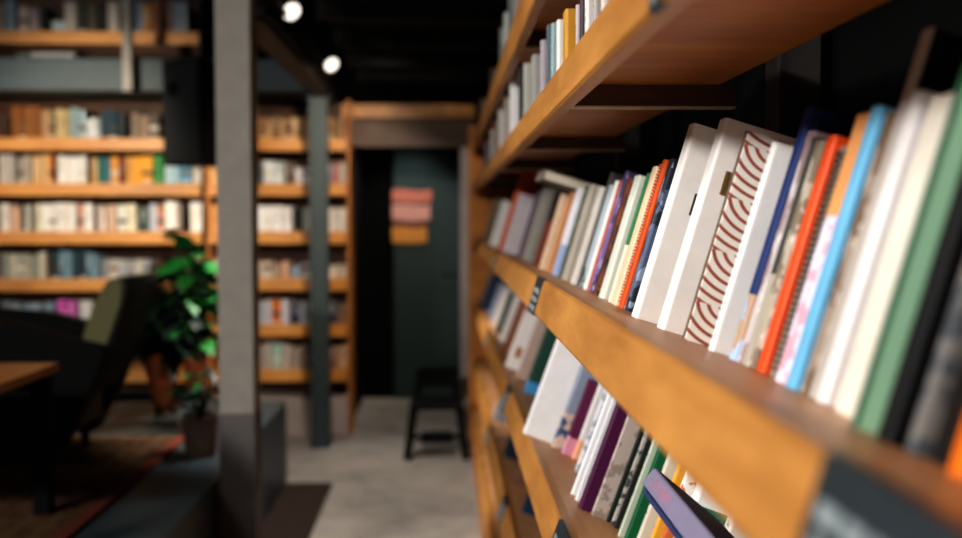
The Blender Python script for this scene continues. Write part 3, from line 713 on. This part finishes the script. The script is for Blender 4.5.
# white boxes lying on the upper shelf
def flatbox(u0, u1, v0, v1, c, label, Y=YF + .03):
    a, b = at_y(u0, v1, Y), at_y(u1, v0, Y); a.z = zb(39 if v1 < 50 else 92) + .0012
    t = thing('storage_box', label, 'box', (a.x, Y, a.z), group=None)
    hh = b.z - a.z; ww = b.x - a.x
    MB().box((0, 0, 0), (ww, .2, hh * .72), .003).build('tray', flat('box_card', c, .7), t)
    MB().box((-.004, -.004, hh * .66), (ww + .004, .204, hh), .003).build('lid', flat('box_lid', c, .7), t)
zu = zb(39)
flatbox(52.5, 66, 21, 32.3, '#b4c4cc', 'pale blue-white box on the upper shelf between books')
flatbox(32, 74, 53, 85.3, '#c2c4c4', 'wide white box on the shelf just above the steel beam')
flatbox(18, 29, 54, 85.3, '#8f9a96', 'small grey box beside the wide white box above the steel beam')

# ------------------------------------------------------------------ sign on the passage door
p = at_y(412, 216, YD - .012)
t = thing('wall_sign', 'striped pink, red and orange sign hanging on the dark green door', 'sign', p)
def pane(u0, u1, v0, v1, m, wob):
    a, b = at_y(u0, v1, YD - .012), at_y(u1, v0, YD - .012); n = 10; top = []; bot = []
    for i in range(n + 1):
        s = i / n; X = a.x + (b.x - a.x) * s - p.x
        top.append((X, b.z - p.z + wob * math.sin(s * 7))); bot.append((X, a.z - p.z + wob * math.sin(s * 7 + 1)))
    return MB().prism(bot + top[::-1], -.006, .006).build('panel', m, t)
pane(392, 432, 190, 203, flat('sign_red', '#b06a58', .7), .008)
pane(392, 430, 205, 221, flat('sign_pink', '#c49086', .7), .006)
pane(392, 427, 223, 226, flat('sign_maroon', '#7a3c30', .7), .004)
pane(392, 427, 227, 243, flat('sign_orange', '#c8883c', .7), .005)

# ------------------------------------------------------------------ step stool by the doorway
Y = 6.2
a = at_y(405, 458, Y); b = at_y(468, 458, Y); fz = lambda v: at_y(440, v, Y).z
yb = 1.5 / (1.5 - 0) * 0
t = thing('step_stool', 'black wooden step chair on the concrete floor in front of the doorway', 'stool', ((a.x + b.x) / 2, Y + .02, 0))
W = (b.x - a.x) / 2; sh = .34
m = M['black']
MB().box((-W * .86, -.02, sh - .03), (W * .86, .34, sh), .006).build('seat', m, t)
for s in (-1, 1):
    MB().tube([(s * W * .93, -.02, 0), (s * W * .74, .02, sh - .028)], .026, 6).build('leg', m, t)
    MB().tube([(s * W * .93, .36, 0), (s * W * .68, .33, sh - .02), (s * W * .56, .37, .51)], .024, 6).build('leg', m, t)
MB().box((-W * .60, .345, .40), (W * .60, .375, .53), .006).build('backrest', m, t)
MB().box((-W * .86, -.015, .13), (W * .86, .01, .16), .003).build('stretcher', m, t)
MB().box((-W * .5, .05, .09), (W * .5, .3, .115), .003).build('step_board', m, t)

# ------------------------------------------------------------------ lounge furniture on the platform
# coffee table
t = thing('coffee_table', 'low wooden coffee table at the front of the platform, on the rug', 'table', (-1.36, 3.45, PZ + .0125))
th_ = .515
MB().box((-1.1, -.85, th_ - .03), (.02, .04, th_), .004).build('tabletop', M['table'], t)
for X, Yy in ((-.02, -.0), (-1.0, 0), (-.02, -.78), (-1.0, -.78)):
    MB().box((X - .03, Yy - .03, 0), (X + .025, Yy + .025, th_ - .031), .004).build('leg', M['darkleather'], t)
MB().box((-.965, -.79, th_ - .09), (-.055, -.765, th_ - .031)).build('apron', M['darkleather'], t)
MB().box((-.965, -.01, th_ - .09), (-.055, .015, th_ - .031)).build('apron', M['darkleather'], t)
# armchair seen from its side, facing away from the aisle
ya = 4.05
t = thing('armchair', 'large dark armchair with an olive velvet back, on the platform behind the coffee table', 'armchair', (0, ya, PZ + .0125))
def ax(u, v, Y=ya): q = at_y(u, v, Y); return (q.x, q.z - PZ - .0125)
# side arms: curved slabs, then the reclined back between them
side = [ax(-70, 452), ax(60, 452), ax(70, 430), ax(88, 395), ax(106, 352), ax(103, 345), ax(84, 341), ax(40, 331), ax(0, 322), ax(-60, 318), ax(-70, 325)]
for y_ in (0, .40):
    o = MB().prism(side, y_, y_ + .10); bmesh.ops.bevel(o.bm, geom=[e for e in o.bm.edges], offset=.008, segments=2, affect='EDGES'); o.build('arm', M['darkleather'], t)
back = [ax(70, 400), ax(76, 352), ax(84, 326), ax(93, 301), ax(101, 285), ax(109, 278), ax(117, 279), ax(121, 286), ax(118, 302), ax(108, 332), ax(97, 362), ax(82, 400)]
o = MB().prism(back, .03, .47)
bmesh.ops.bevel(o.bm, geom=[e for e in o.bm.edges], offset=.01, segments=2, affect='EDGES')
o.build('backrest', M['olive'], t)
shell = [ax(118, 278), ax(123, 279), ax(125.5, 286), ax(122, 303), ax(112, 333), ax(101, 363), ax(86.5, 398), ax(82.5, 398), ax(97.5, 362), ax(108.5, 332), ax(118.5, 302), ax(121.5, 286)]
MB().prism(shell, .03, .47).build('back_shell', flat('shaded_olive', '#1c1a12', .8), t)  # shaded rear of the back, its shade put into a darker olive
z = ax(0, 400)[1]
x0_, x1_ = ax(-66, 400)[0], ax(70, 400)[0]
MB().box((x0_, .101, z - .14), (x1_, .399, z), .02).build('seat_cushion', M['olive'], t)
zl = side[0][1]
for X in (x0_ + .06, ax(45, 452)[0]):
    for Yy in (.05, .45): MB().lathe([(.014, 0), (.024, zl - .001)], 10, (X, Yy, 0)).build('leg', M['darkleather'], t)

# ------------------------------------------------------------------ plants
def pot(name, label, u, v0, v1, Y, r_top, r_bot, m, rest, cat='pot'):
    p0 = at_y(u, v1, Y); p1_ = at_y(u, v0, Y); hh = p1_.z - p0.z
    return p0, hh
def leaf(mb, base, direc, length, width, droop, roll=0):
    d = Vector(direc).normalized(); up = Vector((0, 0, 1)); side = d.cross(up)
    if side.length < .1: side = Vector((1, 0, 0))
    side.normalize(); side = Matrix.Rotation(roll, 3, d) @ side; nrm = side.cross(d)
    rows_ = []; n = 6
    for i in range(n + 1):
        s = i / n; w = width * math.sin(math.pi * min(1, s * .93 + .05)) ** .8 * (1 - .25 * s)
        c = Vector(base) + d * length * s + Vector((0, 0, -droop * s * s * length))
        rows_.append([mb.bm.verts.new(c - side * w * .5 + nrm * w * .12), mb.bm.verts.new(c), mb.bm.verts.new(c + side * w * .5 + nrm * w * .12)])
    for a, b in zip(rows_, rows_[1:]):
        for k in (0, 1): mb.face((a[k], a[k + 1], b[k + 1], b[k]))
rnd = random.Random(11)
def plant(name, label, pos, pot_h, r0, r1, potm, stem_tips, leaf_len, leaf_w, nleaf, mats, bright=0, stand=0):
    t = thing(name, label, 'potted plant', pos)
    if stand:
        mb = MB()
        for k in range(3):
            a = k * 2.1 + .4; mb.tube([(r0 * 1.25 * math.cos(a), r0 * 1.25 * math.sin(a), 0), (r0 * .99 * math.cos(a), r0 * .99 * math.sin(a), stand + .02)], .008, 6)
        mb.lathe([(r0 * 1.02, stand - .012), (r0 * 1.06, stand - .012), (r0 * 1.06, stand - .001), (r0 * 1.02, stand - .001)], 20)
        mb.build('plant_stand', M['black'], t)
    pr = [(r0, stand), (r1 * .94, stand + pot_h * .84), (r1 * .94, stand + pot_h * .845), (r1, stand + pot_h * .85), (r1, stand + pot_h), (r1 * .88, stand + pot_h), (r1 * .86, stand + pot_h * .93), (.01, stand + pot_h * .93)]
    MB().lathe(pr, 28).build('pot', potm, t, False)
    base = Vector((0, 0, stand + pot_h * .93)); st = MB(); lf = MB()
    for ti, tip in enumerate(stem_tips):
        tip = Vector(tip); mid = base.lerp(tip, .5) + Vector((rnd.uniform(-.03, .03), rnd.uniform(-.03, .03), .03))
        st.tube([base, mid, tip], [.008, .006, .003], 6)
        for i in range(nleaf):
            s = .25 + .75 * (i + rnd.random()) / nleaf
            c = base.lerp(mid, s * 2) if s < .5 else mid.lerp(tip, s * 2 - 1)
            a = rnd.uniform(0, 6.283); el = rnd.uniform(-.3, .7)
            lf.mi = 1 if rnd.random() < bright else 0
            leaf(lf, c, (math.cos(a), math.sin(a), el), leaf_len * rnd.uniform(.7, 1.15), leaf_w * rnd.uniform(.8, 1.15), rnd.uniform(.2, .7), rnd.uniform(-.6, .6))
    st.build('stems', M['stem'], t); lf.build('foliage', mats, t, True)
    return t
LM = [M['leaf'], M['leafbright']]
Y = 5.25; q = at_y(163, 420, Y); ph = at_y(163, 367, Y).z - q.z
P0 = Vector((q.x, Y, PZ)); st_h = q.z - PZ
def rel(u, v, Yy, P): w_ = at_y(u, v, Yy); return w_ - P
plant('potted_fig', 'leafy green plant in a tall tapered terracotta pot on a black stand', P0, ph, .04, .105, M['terracotta'],
      [rel(160, 300, 5.25, P0), rel(168, 262, 5.3, P0), rel(185, 290, 5.3, P0), rel(178, 318, 5.2, P0), rel(198, 310, 5.3, P0), rel(160, 335, 5.25, P0), rel(192, 345, 5.3, P0), rel(205, 275, 5.35, P0)], .19, .125, 24, LM, .05, max(.05, st_h))
Y = 4.80; q = at_y(196, 392, Y); ph = at_y(196, 360, Y).z - q.z
P0 = Vector((q.x, Y, PZ))
plant('potted_monstera', 'tall plant with bright green leaves in a small terracotta pot behind the grey planter', P0, ph, .04, .062, M['terracotta'],
      [rel(190, 258, 4.8, P0), rel(192, 236, 4.8, P0), rel(188, 226, 4.8, P0), rel(204, 310, 4.85, P0), rel(190, 246, 4.76, P0)], .17, .12, 8, LM, .75, max(.05, q.z - PZ))
Y = 4.35; q = at_y(201, 452, Y)
P0 = Vector((q.x, Y, PZ))
plant('potted_fern', 'small dark plant in a grey-brown pot beside the grey pillar', P0, at_y(201, 415, Y).z - PZ, .066, .08, M['greypot'],
      [rel(195, 372, 4.35, P0), rel(207, 365, 4.4, P0), rel(212, 385, 4.3, P0), rel(190, 390, 4.3, P0)], .13, .045, 7, LM, .2)

# ------------------------------------------------------------------ light
def area(name, loc, target, size, power, col, sy=None):
    l = bpy.data.lights.new(name, 'AREA'); l.energy = power; l.color = col; l.size = size
    if sy: l.shape = 'RECTANGLE'; l.size_y = sy
    o = bpy.data.objects.new(name, l); C.objects.link(o); o.location = loc
    o.rotation_euler = (Vector(target) - Vector(loc)).to_track_quat('-Z', 'Y').to_euler(); return o
def spotl(name, loc, target, power, angle, col, blend=.6, rad=.05):
    l = bpy.data.lights.new(name, 'SPOT'); l.energy = power; l.color = col; l.spot_size = R(angle); l.spot_blend = blend; l.shadow_soft_size = rad
    o = bpy.data.objects.new(name, l); C.objects.link(o); o.location = loc
    o.rotation_euler = (Vector(target) - Vector(loc)).to_track_quat('-Z', 'Y').to_euler(); return o
area('window_light', (-4.9, -3.3, H + 2.75), (.2, 1.9, H - .1), 1.6, 2250, (1, .965, .925))
fl = area('fill_light', (-2.3, 1.3, H + 1.75), (.25, 1.8, H - .12), 1.0, 23, (1, .965, .93)); fl.data.spread = R(100)  # added soft fill lamp to brighten the tilted shelf boards
spotl('shelf_spot', (-2.5, 4.9, 2.2), (-2.35, 6.95, 1.85), 150, 66, (1, .86, .68), .8)
spotl('shelf_spot', (-.42, 4.9, 2.3), (-1.0, 6.95, H - .05), 130, 60, (1, .86, .68))
spotl('aisle_spot', (-.62, 4.6, H + .88), (-.5, 5.2, 0), 180, 74, (1, .95, .9))
spotl('passage_spot', (-.3, 7.9, 2.5), (-.3, 8.0, 0), 50, 90, (1, .92, .86))
spotl('lounge_spot', (-1.35, 4.3, 2.9), (-1.45, 4.6, PZ), 170, 17, (1, .86, .7))
spotl('plant_fill', (-1.02, 3.7, 1.7), (-1.42, 5.1, .75), 14, 34, (1, .88, .74), .8)  # added lamp, no fixture, brightens the shadowed pot and leaves
spotl('doorway_fill', (-.45, 5.6, H + .85), (-.15, 7.1, H + .35), 14, 70, (1, .9, .8), .9)  # added lamp, no fixture, brightens the lintel over the doorway
w = bpy.data.worlds.new('world'); bpy.context.scene.world = w; w.use_nodes = True
w.node_tree.nodes['Background'].inputs[0].default_value = (.35, .5, .55, 1); w.node_tree.nodes['Background'].inputs[1].default_value = .035
vs = bpy.context.scene.view_settings; vs.view_transform = 'Standard'; vs.look = 'Medium High Contrast'; vs.exposure = 0
